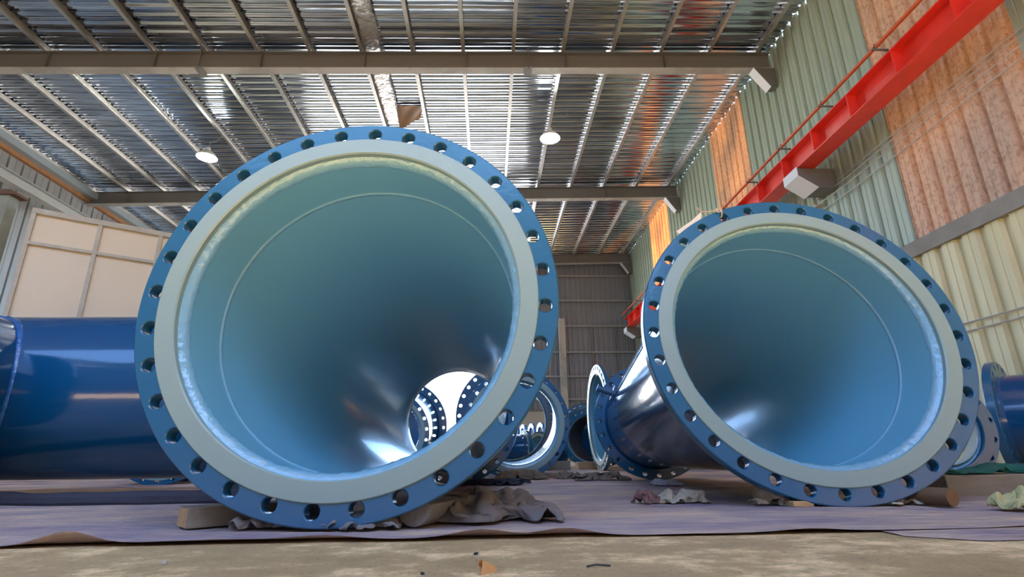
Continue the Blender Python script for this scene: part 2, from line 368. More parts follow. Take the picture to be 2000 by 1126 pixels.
mb.add(vs, [(j*(n+1)+i, j*(n+1)+i+1, (j+1)*(n+1)+i+1, (j+1)*(n+1)+i) for j in range(n) for i in range(n)])
TORN = mat('torn_foil_back', (.26, .20, .17), .5, metal=.2, var=.8, vscale=5, vcol=(.45, .24, .1))
tag(mb.build('torn_foil_flap', TORN), 'brown torn foil flap hanging from the roof above the left flange', 'foil')

# gutter and rusty strip on left, left crane girder
mb = MB(); z = zb(XL); mb.box((XL+.02, YF, z-.20), (XL+.30, YB-.1, z-.02)); tag(mb.build('eaves_gutter', GUT, smooth=False), 'grey blue eaves gutter along the top of the left wall', 'gutter')
mb = MB(); mb.box((XL+.02, YF, z-.30), (XL+.12, YB-.1, z-.20)); tag(mb.build('rusty_flashing', RUST, smooth=False), 'rust orange flashing strip under the left gutter', 'flashing')
g = empty('crane_girder', (XL+.7, 0, 6.27))
def gird(par, ox, M1, xw, z0, z1, half, y0, y1, mb):
    mb.box((xw-half, y0, z0), (xw+half, y1, z0+.018)); mb.box((xw-half, y0, z1-.018), (xw+half, y1, z1)); mb.box((xw-.006, y0, z0), (xw+.006, y1, z1))
mb = MB(); gird(None, 0, 0, 0, -.12, .12, .10, YF, YB-.3, mb); mb.build('web', mat('grey_girder', (.36, .37, .37), .5), g, smooth=False)
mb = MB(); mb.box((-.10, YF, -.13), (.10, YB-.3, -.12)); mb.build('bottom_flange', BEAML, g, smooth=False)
tag(g, 'pale grey crane girder running along the left wall', 'girder')
# red crane girder at right
g = empty('crane_girder', (5.15, 0, 4.63)); X0, Y1 = 0, 19.0
mb = MB(); mb.box((-.15, YF, 0), (.15, Y1, .016)); mb.box((-.15, YF, .364), (.15, Y1, .38)); mb.box((-.007, YF, .016), (.007, Y1, .364))
mb.build('beam', REDP, g, smooth=False)
y = -5.2
while y < Y1:
    mb = MB(); mb.box((-.145, y, .016), (.145, y+.012, .364)); mb.build('stiffener', REDP, g, smooth=False); y += .87
mb = MB(); mb.box((-.235, YF, .50), (-.20, Y1, .535)); mb.build('conductor_rail', ORNG, g, smooth=False)
y = -5.0
while y < Y1:
    mb = MB(); mb.box((-.28, y, .47), (-.06, y+.02, .49)); mb.box((-.08, y, .37), (-.06, y+.02, .49)); mb.box((-.235, y, .49), (-.2, y+.02, .56)); mb.build('rail_bracket', BEAMG, g, smooth=False); y += 1.15
mb = MB(); mb.box((-.02, YF, .38), (.02, Y1, .41)); mb.build('crane_rail', BEAMG, g, smooth=False)
tag(g, 'bright red crane girder with orange rail along the right wall', 'girder')
for y, l in ((7.45, 'grey corbel with white nose plate holding the red girder, nearest one'), (18.6, 'distant corbel with white nose plate at the far end of the red girder')):
    c = empty('crane_corbel', (0, y, 0)); mb = MB()
    mb.prism([(4.98, 4.62), (5.6, 4.62), (5.6, 4.28), (5.28, 4.28), (4.98, 4.48)], 'y', 0, .36); mb.build('bracket', BEAMG, c, smooth=False)
    mb = MB(); mb.prism([(4.98, 4.63), (4.98, 4.48), (5.28, 4.275), (5.27, 4.26), (4.965, 4.47), (4.965, 4.63)], 'y', -.02, .38); mb.build('nose_plate', WHITEP, c, smooth=False)
    tag(c, l, 'bracket', 'crane girder corbels')
# wires & conduits on right wall
for z, y1, dx, wh in ((4.43, 7.9, .05, 'topmost'), (4.33, 7.95, .09, 'second from top'), (4.21, 8.0, .12, 'third from top'), (4.12, 8.0, .05, 'lowest')):
    mb = MB(); mb.tube([(XR-dx, -5+i*(y1+5)/30, z - .03*sin(i*.5) + .012*noise.noise((i*.7, z, 0))) for i in range(31)], .009, 6)
    mb.box((XR-dx, y1-.04, z-.03), (XR, y1, z+.03))
    tag(mb.build('wall_cable', STEELW), 'thin grey cable below the red girder, %s of the four' % wh, 'cable', 'cables strung below the red girder')
for z, lb in ((1.645, 'upper of the two thin conduits on the cream lower wall'), (1.55, 'lower of the two thin conduits on the cream lower wall')):
    mb = MB(); mb.tube([(XR-.05, -5+i*17/20, z) for i in range(21)], .010, 8); tag(mb.build('wall_conduit', STEELW), lb, 'conduit', 'conduits on the cream wall')
# hanging lamps
for (x, y, z), lb, xp in (((-6.65, 11.3, 7.0), 'round white hanging lamp to the left of the big left flange', -6.375), ((1.37, 10.4, 7.05), 'round white hanging lamp near the middle of the roof', 1.425)):
    l = empty('hanging_lamp', (x, y, z)); n = 28; mb = MB()
    prof = [(.225, 0), (.215, .03), (.17, .10), (.10, .16), (.05, .19), (.05, .26), (0, .27)]
    vs = [(r*cos(2*pi*k/n), r*sin(2*pi*k/n), h) for r, h in prof for k in range(n)]
    mb.add(vs, [(i*n+k, i*n+(k+1) % n, (i+1)*n+(k+1) % n, (i+1)*n+k) for i in range(len(prof)-1) for k in range(n)])
    mb.build('lamp_shade', mat('lamp_shade', (.8, .8, .8), .3), l)
    mb = MB(); prof = [(.21, .012), (.15, -.02), (.08, -.04), (0.001, -.045)]
    vs = [(r*cos(2*pi*k/n), r*sin(2*pi*k/n), h) for r, h in prof for k in range(n)]
    mb.add(vs, [(i*n+k, (i+1)*n+k, (i+1)*n+(k+1) % n, i*n+(k+1) % n) for i in range(len(prof)-1) for k in range(n)]); mb.build('diffuser', LAMP, l)
    mb = MB(); mb.tube([(0, 0, .26), (.02*(1 if x < 0 else 1), 0, .42), ((xp-x)*.5, 0, zb(x)-z-.15), (xp-x, 0, zb(x)-z)], .008, 6); mb.build('cord', STEELW, l)
    tag(l, lb, 'lamp', 'hanging high bay lamps')
    pd = bpy.data.lights.new('lamp_light', 'POINT'); pd.energy = 22; pd.shadow_soft_size = .15; pd.color = (.95, 1, .93)
    po = bpy.data.objects.new('lamp_light', pd); COL.objects.link(po); po.parent = l; po.location = (0, 0, -.25)

# ------------------------------------------------------------------ flanged pipe pieces
def frame(az, ti):
    n = Vector((sin(az)*cos(ti), -cos(az)*cos(ti), sin(ti))); u = Vector((0, 0, 1)).cross(n).normalized(); v = n.cross(u); return n, u, v
def tripod(c, fr):      # maps (a, b, d): a*u + b*v - d*n
    n, u, v = fr; c = Vector(c)
    return lambda a, b, d: c + u*a + v*b - n*d
def lathe(fn, prof, n=128, jit=None, mi=0, mb=None, closed=False):
    mb = mb or MB(); vs = []
    for i, (r, d) in enumerate(prof):
        for k in range(n):
            a = 2*pi*k/n; rr, dd = (r, d) if jit is None else (r + jit(i, a)[0], d + jit(i, a)[1])
            vs.append(fn(rr*cos(a), rr*sin(a), dd))
    m = len(prof); rg = m if closed else m-1
    mb.add(vs, [(i*n+k, i*n+(k+1) % n, ((i+1) % m)*n+(k+1) % n, ((i+1) % m)*n+k) for i in range(rg) for k in range(n)], mi)
    return mb
def flange_mesh(fn, r0, r1, rbc, rh, nh, t, ph, side=1):
    """disc with bolt holes, front at d=0, back at d=t; inner radius r0"""
    mb = MB(); ch = .0035; K = 24
    for h in range(nh):
        a0 = ph + 2*pi*h/nh; da = pi/nh
        per = []
        R = r1 - .004
        for i in range(6): a = -da + 2*da*i/6; per.append((R, a))
        for i in range(6): per.append((R + (r0-R)*i/6, da))
        for i in range(6): a = da - 2*da*i/6; per.append((r0, a))
        for i in range(6): per.append((r0 + (R-r0)*i/6, -da))
        cx, cy = rbc*cos(a0), rbc*sin(a0)
        pts = [(r*cos(a0+a), r*sin(a0+a)) for r, a in per]
        # hole points aligned to perimeter direction, evenly spread
        st = math.atan2(pts[0][1]-cy, pts[0][0]-cx)
        hp = [(cos(st + 2*pi*i/K), sin(st + 2*pi*i/K)) for i in range(K)]
        V = []
        for p in pts: V.append(fn(p[0], p[1], 0))
        for p in hp: V.append(fn(cx+p[0]*(rh+ch), cy+p[1]*(rh+ch), 0))
        for p in hp: V.append(fn(cx+p[0]*rh, cy+p[1]*rh, ch))
        for p in hp: V.append(fn(cx+p[0]*rh, cy+p[1]*rh, t-ch))
        for p in hp: V.append(fn(cx+p[0]*(rh+ch), cy+p[1]*(rh+ch), t))
        for p in pts: V.append(fn(p[0], p[1], t))
        F = []
        for q in range(5):
            for i in range(K):
                j = (i+1) % K; F.append((q*K+i, q*K+j, (q+1)*K+j, (q+1)*K+i))
        mb.add(V, F)
    lathe(fn, [(r1-.004, 0), (r1, .004), (r1, t-.004), (r1-.004, t)], nh*6, mb=mb) if False else None
    n = nh*6; vs = []
    for r, d in ((r1-.004, 0), (r1, .004), (r1, t-.004), (r1-.004, t)):
        for k in range(n):
            a = ph - pi/nh + 2*pi*k/n; vs.append(fn(r*cos(a), r*sin(a), d))
    mb.add(vs, [(i*n+k, i*n+(k+1) % n, (i+1)*n+(k+1) % n, (i+1)*n+k) for i in range(3) for k in range(n)])
    vs = []
    for d in (0, t):
        for k in range(n):
            a = ph - pi/nh + 2*pi*k/n; vs.append(fn(r0*cos(a), r0*sin(a), d))
    mb.add(vs, [(k, (k+1) % n, n+(k+1) % n, n+k) for k in range(n)])
    return mb
def finish(mb, name, m, par, loc, ang=30):
    import bmesh
    me = bpy.data.meshes.new(name); me.from_pydata([tuple(Vector(v)-loc) for v in mb.v], [], mb.f)
    bm = bmesh.new(); bm.from_mesh(me); bmesh.ops.remove_doubles(bm, verts=bm.verts, dist=1e-5); bmesh.ops.recalc_face_normals(bm, faces=bm.faces); bm.to_mesh(me); bm.free()
    return link(name, me, m, par, True, ang)
SPEC = {1400: (.8375, .795, .025, 36, .70), 1200: (.7425, .695, .0245, 32, .60), 1000: (.6275, .58, .021, 28, .50), 800: (.5125, .475, .0195, 24, .405), 700: (.4475, .42, .018, 24, .36), 600: (.42, .3825, .018, 20, .31), 500: (.3575, .325, .015, 20, .26), 400: (.2975, .27, .014, 16, .21), 300: (.23, .205, .012, 12, .16)}
def pipe_piece(name, label, cat, A, B, dnA, dnB, cylA=.25, cylB=.2, az=0, group=None, extras=None, phA=0, phB=0, lining=TEAL, rsA=1, rsB=1, seg=128, face=PALE, faceB=True, flA=True, flB=True, thick=(.055, .045)):
    """A = (center, az, ti) of the front flange facing the viewer, B likewise for the rear one (its frame also faces the viewer; body between)."""
    cA, cB = Vector(A[0]), Vector(B[0]); frA = frame(A[1], A[2]); frB = frame(B[1], B[2])
    L = (cB-cA).length
    RA, bcA, rhA, nA, boA = [q*rsA if i != 3 else q for i, q in enumerate(SPEC[dnA])]; RB, bcB, rhB, nB, boB = [q*rsB if i != 3 else q for i, q in enumerate(SPEC[dnB])]
    loc = Vector(((cA.x+cB.x)/2, (cA.y+cB.y)/2, 0)); root = empty(name, loc); tag(root, label, cat, group)
    def fn(a, b, d):
        t = d / L; s = min(max(t, 0), 1)
        u = frA[1].lerp(frB[1], s).normalized(); v = frA[2].lerp(frB[2], s).normalized()
        return cA + (cB-cA)*t + u*a + v*b
    fA = tripod(cA, frA); fB0 = tripod(cB, frB)
    fB = lambda a, b, d: fB0(a, b, -d)          # d measured inwards (towards A)
    tA, tB = thick
    rf = .905 if True else 1
    if flA: finish(flange_mesh(fA, boA+.012, RA, bcA, rhA, nA, tA, phA), 'flange', BLUE, root, loc)
    if flB: finish(flange_mesh(fB, boB+.012, RB, bcB, rhB, nB, tB, phB), 'flange', BLUE, root, loc)
    # raised faces
    if flA: finish(lathe(fA, [(boA+.004, .05), (boA+.004, -.001), (boA+.009, -.006), (RA*.9045-.003, -.006), (RA*.9045, -.003), (RA*.9045, .001)], seg), 'raised_face', face, root, loc)
    if flB: finish(lathe(fB, [(boB+.004, .04), (boB+.004, -.001), (boB+.009, -.006), (RB*.9045-.003, -.006), (RB*.9045, -.003), (RB*.9045, .001)], seg), 'raised_face', face, root, loc)
    # lining: inner wall
    iA, iB = boA-.019, boB-.004; rw = boA-.022
    prof = [(boA+.004, .028), (iA, .052)]
    for q in range(1, 5): prof.append((iA, .052+(cylA-.052)*q/4))
    for q in range(1, 15): s = q/14; prof.append((iA + (iB-iA)*s, cylA + (L-cylB-cylA)*s))
    prof += [(iB, L-.05), (boB+.004, L-.02)]
    finish(lathe(fn, prof, seg), 'lining', lining, root, loc)
    if flA:
        jit = lambda i, a: (.0032*noise.noise((cos(a)*28, sin(a)*28, i*.7)), .003*noise.noise((cos(a)*40, sin(a)*40, i*.9+5)))
        finish(lathe(fn, [(boA+.006, .018), (boA-.003, .022), (boA-.013, .030), (boA-.021, .044), (boA-.019, .056)], 420, jit), 'weld_bead', WELD, root, loc, 60)
    if cylA > .1:
        jit = lambda i, a: (.0012*noise.noise((cos(a)*30, sin(a)*30, i)), 0)
        finish(lathe(fn, [(iA+.001, cylA-.010), (iA-.004, cylA-.005), (iA-.0055, cylA), (iA-.004, cylA+.006), (iA-.001, cylA+.012)], 256, jit), 'weld_bead', WELD, root, loc, 60)
    # outer body
    oA, oB = boA+.006, boB+.010
    prof = [(oA+.014, tA-.004), (oA+.006, tA+.012), (oA, tA+.022)]
    for q in range(1, 4): prof.append((oA, tA+.022+(cylA-tA-.022)*q/3))
    for q in range(1, 13): s = q/12; prof.append((oA+(oB-oA)*s, cylA+(L-cylB-cylA)*s))
    prof += [(oB, L-tB-.02), (oB+.014, L-tB+.004)]
    finish(lathe(fn, prof, seg), 'body', BLUE_BODY, root, loc, 25)
    return root, fn, loc, (oA, oB, L, cylA, cylB)
nL = (-.0664, .068); nR = (-.0531, .164)
A0 = math.radians(109.25); A0R = math.radians(99.73)
L_, fL, locL, iL = pipe_piece('pipe_reducer', 'largest blue flanged reducer at left, its open pale-ringed mouth facing the camera', 'pipe fitting',
    ((-.4979, 1.8174, .756), *nL), ((-.2633, 4.62, .515), *nL), 1200, 800, .25, .22, phA=A0, phB=math.radians(-15.5), rsB=1.0, group=None, seg=160)
R_, fR, locR, iR = pipe_piece('pipe_reducer', 'blue flanged reducer at right with a string tied to its rim and side nozzle', 'pipe fitting',
    ((1.4581, 2.3434, .742), *nR), ((1.472, 4.92, .512), -.0531, .12), 1200, 800, .25, .22, phA=A0R, phB=math.radians(121), seg=160)
# longitudinal weld and nozzle on the right reducer
mb = MB(); oA, oB, Ln, c1, c2 = iR; pts = []
for q in range(40):
    d = .07 + (Ln-.14)*q/39; r = oA if d < c1 else (oA + (oB-oA)*min(1, (d-c1)/(Ln-c1-c2))); a = math.radians(163)
    pts.append(fR((r+.001)*cos(a), (r+.001)*sin(a), d))
mb.tube([p-locR for p in pts], .006, 6); mb.build('weld_seam', BWELD, R_)
a = math.radians(158); d = Ln-.42; r = oB; p0 = fR(r*cos(a), r*sin(a), d); p1 = fR((r+.17)*cos(a), (r+.17)*sin(a), d); ax = (p1-p0).normalized()
mb = MB(); mb.tube([p0-locR - ax*.02, p1-locR], .026, 16); mb.tube([p0-locR+ax*.03, p0-locR+ax*.045], .07, 20); nz = mb.build('nozzle', BLUE, R_)
mb = MB(); mb.tube([p1-locR-ax*.006, p1-locR+ax*.006], .034, 16); mb.build('nozzle_rim', BLUE, nz)
# third reducer: small end toward the viewer
A_, fA_, locA, iA_ = pipe_piece('pipe_reducer', 'blue reducer standing behind between the two big ones, small pale-ringed end forward', 'pipe fitting',
    ((.268, 5.30, .522), .011, -.022), ((.287, 7.55, .7425), .011, -.03), 800, 1200, .10, .25, phA=.665, phB=2.338, face=PALE, lining=mat('gloss_white_teal', (.25, .42, .55), .15, coat=.4), rsA=1.01)
# reducer seen from the side/edge, pale mouth facing left
Bd = frame(-1.22, .0)[0]
pipe_piece('pipe_reducer', 'reducer seen almost edge-on, pale mouth turned left, behind the right reducer', 'pipe fitting',
    ((1.56, 7.8, .745), -1.55, .0), ((3.2, 7.83, .56), -1.55, .0), 1200, 800, .25, .22, phA=.1)
# reducer seen through the left one's bore (left)
E_, fE, locE, iE = pipe_piece('pipe_reducer', 'blue reducer seen through the left bore, backlit bolt holes, left of the gap', 'pipe fitting',
    ((-1.07, 5.75, .452), .1, -.05), ((-1.22, 7.73, .6275), .05, -.06), 700, 1000, .1, .2, phA=.64, phB=1.095, rsA=1.0)
mb = MB(); n = 48; mb.add([fE(.338*cos(2*pi*k/n), .338*sin(2*pi*k/n), dd)-locE for dd in (.06, .075) for k in range(n)], [tuple(range(n)), tuple(range(2*n-1, n-1, -1))])
mb.build('end_cover', BLUE, E_, smooth=False)
# long horizontal pipe at left
PX = -1.42
Lp, fP, locP, iP = pipe_piece('flanged_pipe', 'long blue pipe lying across the left side behind the big flange', 'pipe',
    ((-7.2, 3.53, .612), -pi/2, 0), ((PX, 3.50, .612), -pi/2, 0), 1000, 1000, .01, .01, rsA=.975, rsB=.975)
mb = MB()
def pring(x, r0, w):
    jit = lambda i, a: (.005*noise.noise((cos(a)*20, sin(a)*20, i)), .004*noise.noise((cos(a)*30, sin(a)*30, i+7)))
    f = lambda a, b, d: Vector((x+d, 3.515+a, .612+b))
    return lathe(f, [(r0-.004, -w), (r0+.008, -w*.6), (r0+.012, 0), (r0+.008, w*.6), (r0-.004, w)], 360, jit)
rp = iP[0]
BX, BR = -3.04, .45
def saddle(t, off=0):
    return Vector((BX + (BR+off)*cos(t), 3.515 - sqrt(max(0, (rp+off)**2 - ((BR+off)*sin(t))**2)), .612 + (BR+off)*sin(t)))
N_ = 160; pts = [saddle(2*pi*k/N_) - locP for k in range(N_+1)]
mb = MB(); mb.tube(pts, [.020 + .006*noise.noise((k*.9, 0, 0)) for k in range(N_+1)], 10, cap=False); mb.build('weld_bead', BWELD, Lp, ang=80)
mb = MB(); vs = [saddle(2*pi*k/N_) - locP for k in range(N_)] + [Vector((BX+BR*cos(2*pi*k/N_), 2.72, .612+BR*sin(2*pi*k/N_))) - locP for k in range(N_)]
mb.add(vs, [(k, (k+1) % N_, N_+(k+1) % N_, N_+k) for k in range(N_)]); mb.build('branch_stub', BLUE_BODY, Lp)
fb_ = lambda a, b, d: Vector((BX+a, 2.70+d, .612+b))
finish(flange_mesh(fb_, BR-.02, .57, .52, .019, 24, .045, 0), 'branch_flange', BLUE, Lp, locP)
# far right: pipe and spool
pipe_piece('flanged_pipe', 'blue pipe at the far right edge beside the cream wall', 'pipe',
    ((3.86, 3.95, .44), -pi/2-.95, 0), ((4.72, 2.72, .44), -pi/2-.95, 0), 500, 500, .01, .01, rsA=1.19, rsB=1.19)
pipe_piece('pipe_spool', 'small flanged spool half hidden behind the right reducer, on the timber beam', 'pipe fitting',
    ((2.62, 3.08, .335), -.15, .02), ((2.78, 3.36, .335), -.15, .02), 400, 400, .01, .01, rsA=1.02, rsB=1.02, phA=.57, face=BLUE, lining=mat('pale_blue_lining', (.28, .50, .66), .25, coat=.3))
# pipes at far back centre
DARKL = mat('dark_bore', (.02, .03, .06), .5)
pipe_piece('pipe_spool', 'blue spool with a dark bore between the back reducers', 'pipe fitting',
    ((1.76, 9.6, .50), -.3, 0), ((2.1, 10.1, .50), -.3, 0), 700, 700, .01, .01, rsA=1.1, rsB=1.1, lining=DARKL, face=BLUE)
pipe_piece('flanged_pipe', 'blue pipe lying across behind the dark-bored spool', 'pipe',
    ((1.62, 10.75, .54), -pi/2, 0), ((3.6, 10.75, .54), -pi/2, 0), 800, 800, .01, .01, rsA=1.02, rsB=1.02, flA=False)
pipe_piece('pipe_spool', 'open blue flanged ring standing farthest back near the end wall', 'pipe fitting',
    ((2.2, 12.2, .675), 0, 0), ((2.2, 12.45, .675), 0, 0), 1000, 1000, .01, .01, rsA=1.07, rsB=1.07, face=BLUE, lining=BLUE)
pipe_piece('pipe_spool', 'blue ring flange seen through the bore of the small-end-forward reducer', 'pipe fitting',
    ((.32, 8.6, .74), .1, 0), ((.36, 9.0, .74), .1, 0), 1200, 1200, .01, .01, rsA=.995, rsB=.995, face=BLUE, lining=BLUE)
pipe_piece('pipe_spool', 'small blue spool lying low, seen through the middle reducer', 'pipe fitting',
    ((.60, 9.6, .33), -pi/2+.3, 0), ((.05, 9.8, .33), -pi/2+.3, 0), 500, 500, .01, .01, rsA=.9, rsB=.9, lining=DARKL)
pipe_piece('pipe_spool', 'small bright blue spool end right of the low one, in the middle bore', 'pipe fitting',
    ((.92, 10.3, .33), -.9, 0), ((1.3, 10.5, .33), -.9, 0), 500, 500, .01, .01, rsA=.9, rsB=.9)
# bench with a row of standing ring flanges
bt = empty('steel_bench', (.7, 12.2, 0)); mb = MB(); mb.box((-.8, -.35, .45), (.72, .35, .50)); mb.build('bench_top', BEAMG, bt, smooth=False)
for x in (-.75, .68):
    for y in (-.3, .3): mb = MB(); mb.box((x-.03, y-.03, 0), (x+.03, y+.03, .45)); mb.build('leg', BEAMG, bt, smooth=False)
tag(bt, 'low steel bench under the row of small ring flanges', 'bench')
mb = MB(); fz = lambda a, b, d: Vector((d, a, b)); m_ = flange_mesh(fz, .125, .215, .185, .012, 12, .05, 0)
for i, x in enumerate((.12, .28, .44, .60, .76, .95, 1.15)):
    if i == 0:
        f0 = finish(m_, 'ring_flange', mat('bright_blue_ring', (.03, .22, .62), .2, coat=.5), None, Vector((0, 0, 0))); ob = f0
    else: ob = f0.copy(); COL.objects.link(ob)
    s = .72 + .045*i; ob.scale = (1, s, s); ob.location = (x-.02, 12.2, .50+.215*s); ob.rotation_euler = (0, 0, math.radians(18))
    tag(ob, 'small blue ring flange on edge on the bench, ' + ('leftmost of seven', 'second from left', 'third from left', 'middle one of seven', 'third from right', 'second from right', 'rightmost of seven')[i], 'flange', 'ring flanges in a row on the bench')

# ------------------------------------------------------------------ tarps
def tarp(name, label, X, Y, nx, ny, edge, amp, seed, z0=.004, folds=()):
    vs = []
    for j in range(ny+1):
        t = (j/ny)**1.6
        for i in range(nx+1):
            x = X[0] + (X[1]-X[0])*i/nx; ye = edge(x); y = ye + (Y-ye)*t
            z = z0 + amp*(.5+.5*noise.noise((x*1.7, y*2.6, seed))) * min(1, t*8+.25) + .35*amp*(.5+.5*noise.noise((x*5, y*9, seed+3)))
            if j < 6: 
                for fx, fw, fh in folds: z += fh*math.exp(-((x-fx)/fw)**2)*(1-j/6)
            vs.append((x, y, z))
    fs = [(j*(nx+1)+i, j*(nx+1)+i+1, (j+1)*(nx+1)+i+1, (j+1)*(nx+1)+i) for j in range(ny) for i in range(nx)]
    mb = MB(); mb.add(vs, fs); o = mb.build(name, TARP, ang=60); tag(o, label, 'tarp', kind=None); return o
e1 = lambda x: 1.605 + .012*noise.noise((x*2, 0, 0)) - .02*x*0 + (.0 if x < 1.15 else .06*(x-1.15))
tarp('ground_tarp', 'large purple grey tarp spread under both big reducers', (-6.5, 3.6), 8.6, 240, 150, e1, .010, 1.0, folds=((-1.13, .09, .035), (-.45, .12, .012), (-.02, .10, .022), (.21, .09, .02), (.9, .1, .008), (-.75, .2, .008)))
e2 = lambda x: 1.42 + .02*noise.noise((x*3, 5, 0)) + max(0, (1.25-x))*.8
tarp('ground_tarp', 'second bluish tarp corner slipping out at the right front edge', (1.12, 3.6), 1.9, 60, 30, e2, .004, 5.0, z0=.001)
# rolled dark fold at left
mb = MB(); pts = []; rr = []
for i in range(60):
    t = i/59; x = -5.0 + 3.75*t; y = 2.85 + .25*sin(t*5) + .35*t; pts.append((x, y, .028+.012*noise.noise((t*9, 0, 0)))); rr.append(.045+.018*noise.noise((t*13, 4, 0)))
mb.tube(pts, rr, 10); tag(mb.build('rolled_cloth', mat('dark_tarp_fold', (.035, .033, .045), .8, bump=.6, bscale=12, bdist=.03)), 'long dark rolled fold of cloth lying on the tarp at left', 'cloth')

# ------------------------------------------------------------------ cloths, blocks
import numpy as np
def cloth_pts(sx, sy, h, seed, n, comp, steps=46):
    """small cloth simulation: a sheet gathered to a fraction of its size settles into folds on the ground"""
    u = np.linspace(-1, 1, n); V, U = np.meshgrid(u, u, indexing='ij')
    P = np.zeros((n, n, 3)); rng = np.random.RandomState(int(seed*10))
    nz = np.array([[[noise.noise((a*1.6, b*1.6, seed+k)) for a in u] for b in u] for k in (0, 4, 8, 12)])
    edge = 1 + .35*nz[0]
    P[..., 0] = sx*(U*edge + .25*nz[1]); P[..., 1] = sy*(V*edge + .25*nz[2])
    env = np.clip(1 - np.maximum(abs(U), abs(V))**3, 0, 1)
    P[..., 2] = .008 + h*env*(.55 + .8*nz[3]) + rng.rand(n, n)*.004
    mound = .003 + np.clip(h*env**.7*(.42 + .75*nz[1] + .5*nz[2]), 0, 1)
    lx = 2*sx/(n-1)/comp; ly = 2*sy/(n-1)/comp; prev = P.copy()
    def con(a, b, L, k):
        d = P[b] - P[a]; l = np.sqrt((d**2).sum(-1, keepdims=True)) + 1e-9
        c = d*(1 - L/l)*(.5*k); P[a] += c; P[b] -= c
    S_ = slice
    for it in range(steps):
        vel = (P - prev)*.90; prev = P.copy(); P += vel; P[..., 2] -= .00035
        for q in range(6):
            for o in (0, 1):
                m = (n - o)//2*2
                con((S_(None), S_(o, o+m-1, 2)), (S_(None), S_(o+1, o+m, 2)), lx, 1)
                con((S_(o, o+m-1, 2), S_(None)), (S_(o+1, o+m, 2), S_(None)), ly, 1)
            for o in range(8):        # bending stiffness keeps the folds wide
                ia = np.arange(o, n-4, 8)
                for (A_i, B_i, LL) in (((S_(None), ia), (S_(None), ia+4), 4*lx*.80), ((ia, S_(None)), (ia+4, S_(None)), 4*ly*.80)):
                    d = P[B_i]-P[A_i]; l = np.sqrt((d**2).sum(-1, keepdims=True))+1e-9
                    c = d*np.minimum(0, 1-LL/l)*.25; P[A_i] += c; P[B_i] -= c
            lock = (P[..., 2] < mound + .008)[..., None]; P[..., 2] = np.maximum(P[..., 2], mound); xy = P[..., :2]; P[..., :2] = np.where(lock, prev[..., :2] + .25*(xy - prev[..., :2]), xy)
            P[..., 2] = np.minimum(P[..., 2], h*1.15)
    return P
def rag(name, label, cat, loc, sx, sy, h, m, seed, rot=0, n=40, k=9, base=.012, group=None, comp=None):
    n = 44; P = cloth_pts(sx*.88, sy*.88, h*.8, seed, n, comp or (.60 if k > 6 else .70)); n -= 1
    vs = [tuple(p) for p in P.reshape(-1, 3)]
    mb = MB(); mb.add(vs, [(j*(n+1)+i, j*(n+1)+i+1, (j+1)*(n+1)+i+1, (j+1)*(n+1)+i) for j in range(n) for i in range(n)])
    o = mb.build(name, m, ang=180); ss = o.modifiers.new('smooth', 'SUBSURF'); ss.levels = ss.render_levels = 1
    so = o.modifiers.new('thickness', 'SOLIDIFY'); so.thickness = .0025; so.offset = 1
    o.location = loc; o.rotation_euler = (0, 0, rot); tag(o, label, cat, group); return o
Z = .012
rag('rag', 'dark grey rag behind the wooden block, under the left flange', 'cloth', (-.70, 2.12, Z), .18, .09, .085, CLOTHG, 2.1, .2)
rag('rag', 'narrow grey brown rag stretched under the left flange, right of the block', 'cloth', (-.67, 1.86, Z), .15, .055, .05, CLOTHG, 3.7, -.05)
rag('rag', 'small folded grey rag under the lowest point of the left flange', 'cloth', (-.39, 1.80, Z), .125, .05, .05, CLOTHG, 12.2, .0)
rag('rag', 'large crumpled grey brown cloth right of the left flange, beside the half log', 'cloth', (.01, 1.98, Z), .24, .13, .095, CLOTHG, 7.9, .1, 80, 12)
rag('rag', 'grey cloth bunched behind the big crumpled cloth, under the left reducer', 'cloth', (-.02, 2.42, Z), .20, .22, .12, CLOTHG, 17.9, .4, 60, 8)
rag('work_glove', 'crumpled cream glove on the tarp between the reducers', 'glove', (.86, 2.52, Z), .115, .07, .075, CLOTHC, 21.3, .1, 50, 8)
rag('rag', 'small maroon rag tucked beside the cream glove', 'cloth', (.70, 2.50, Z), .06, .05, .085, CLOTHM, 25.3, .5, 40, 7)
rag('rag', 'brown sack lying under the middle reducer', 'cloth', (.30, 5.18, Z), .26, .12, .12, CLOTHB, 31.1, 0, 50, 5)
rag('rag', 'flat brown rag left of the sack under the middle reducer', 'cloth', (-.16, 5.08, Z), .12, .08, .07, CLOTHB, 33.1, 0, 40, 5)
rag('rag', 'brown rag just right of the middle reducer', 'cloth', (.74, 5.3, Z), .13, .09, .08, CLOTHB, 35.1, 0, 40, 7)
rag('rag', 'light brown rag beside the small end of the right reducer', 'cloth', (.98, 4.85, Z), .26, .12, .10, CLOTHB, 41.1, .1, 50, 8)
pipe_piece('pipe_spool', 'dark blue flanged spool on the floor behind the long left pipe', 'pipe fitting',
    ((-2.95, 5.15, .425), .25, 0), ((-3.15, 5.9, .425), .25, 0), 600, 600, .01, .01)
rag('rag', 'dark navy cloth on the floor behind the left reducer', 'cloth', (.02, 4.45, Z), .26, .25, .035, CLOTHD, 43.1, 0, 50, 8)
rag('rag', 'grey cloth wrapped over wood under the right flange', 'cloth', (1.22, 2.37, Z), .12, .085, .10, CLOTHC, 47.1, -.2, 50, 7)
rag('rag', 'cream cloth strip under the bottom of the right flange', 'cloth', (1.60, 2.27, Z), .20, .05, .035, CLOTHC, 49.1, 0, 50, 6)
rag('rag', 'pale plastic rag under the body of the right reducer', 'cloth', (1.25, 3.9, Z), .12, .08, .06, mat('lilac_plastic', (.40, .38, .42), .4), 51.1, 0, 40, 6)
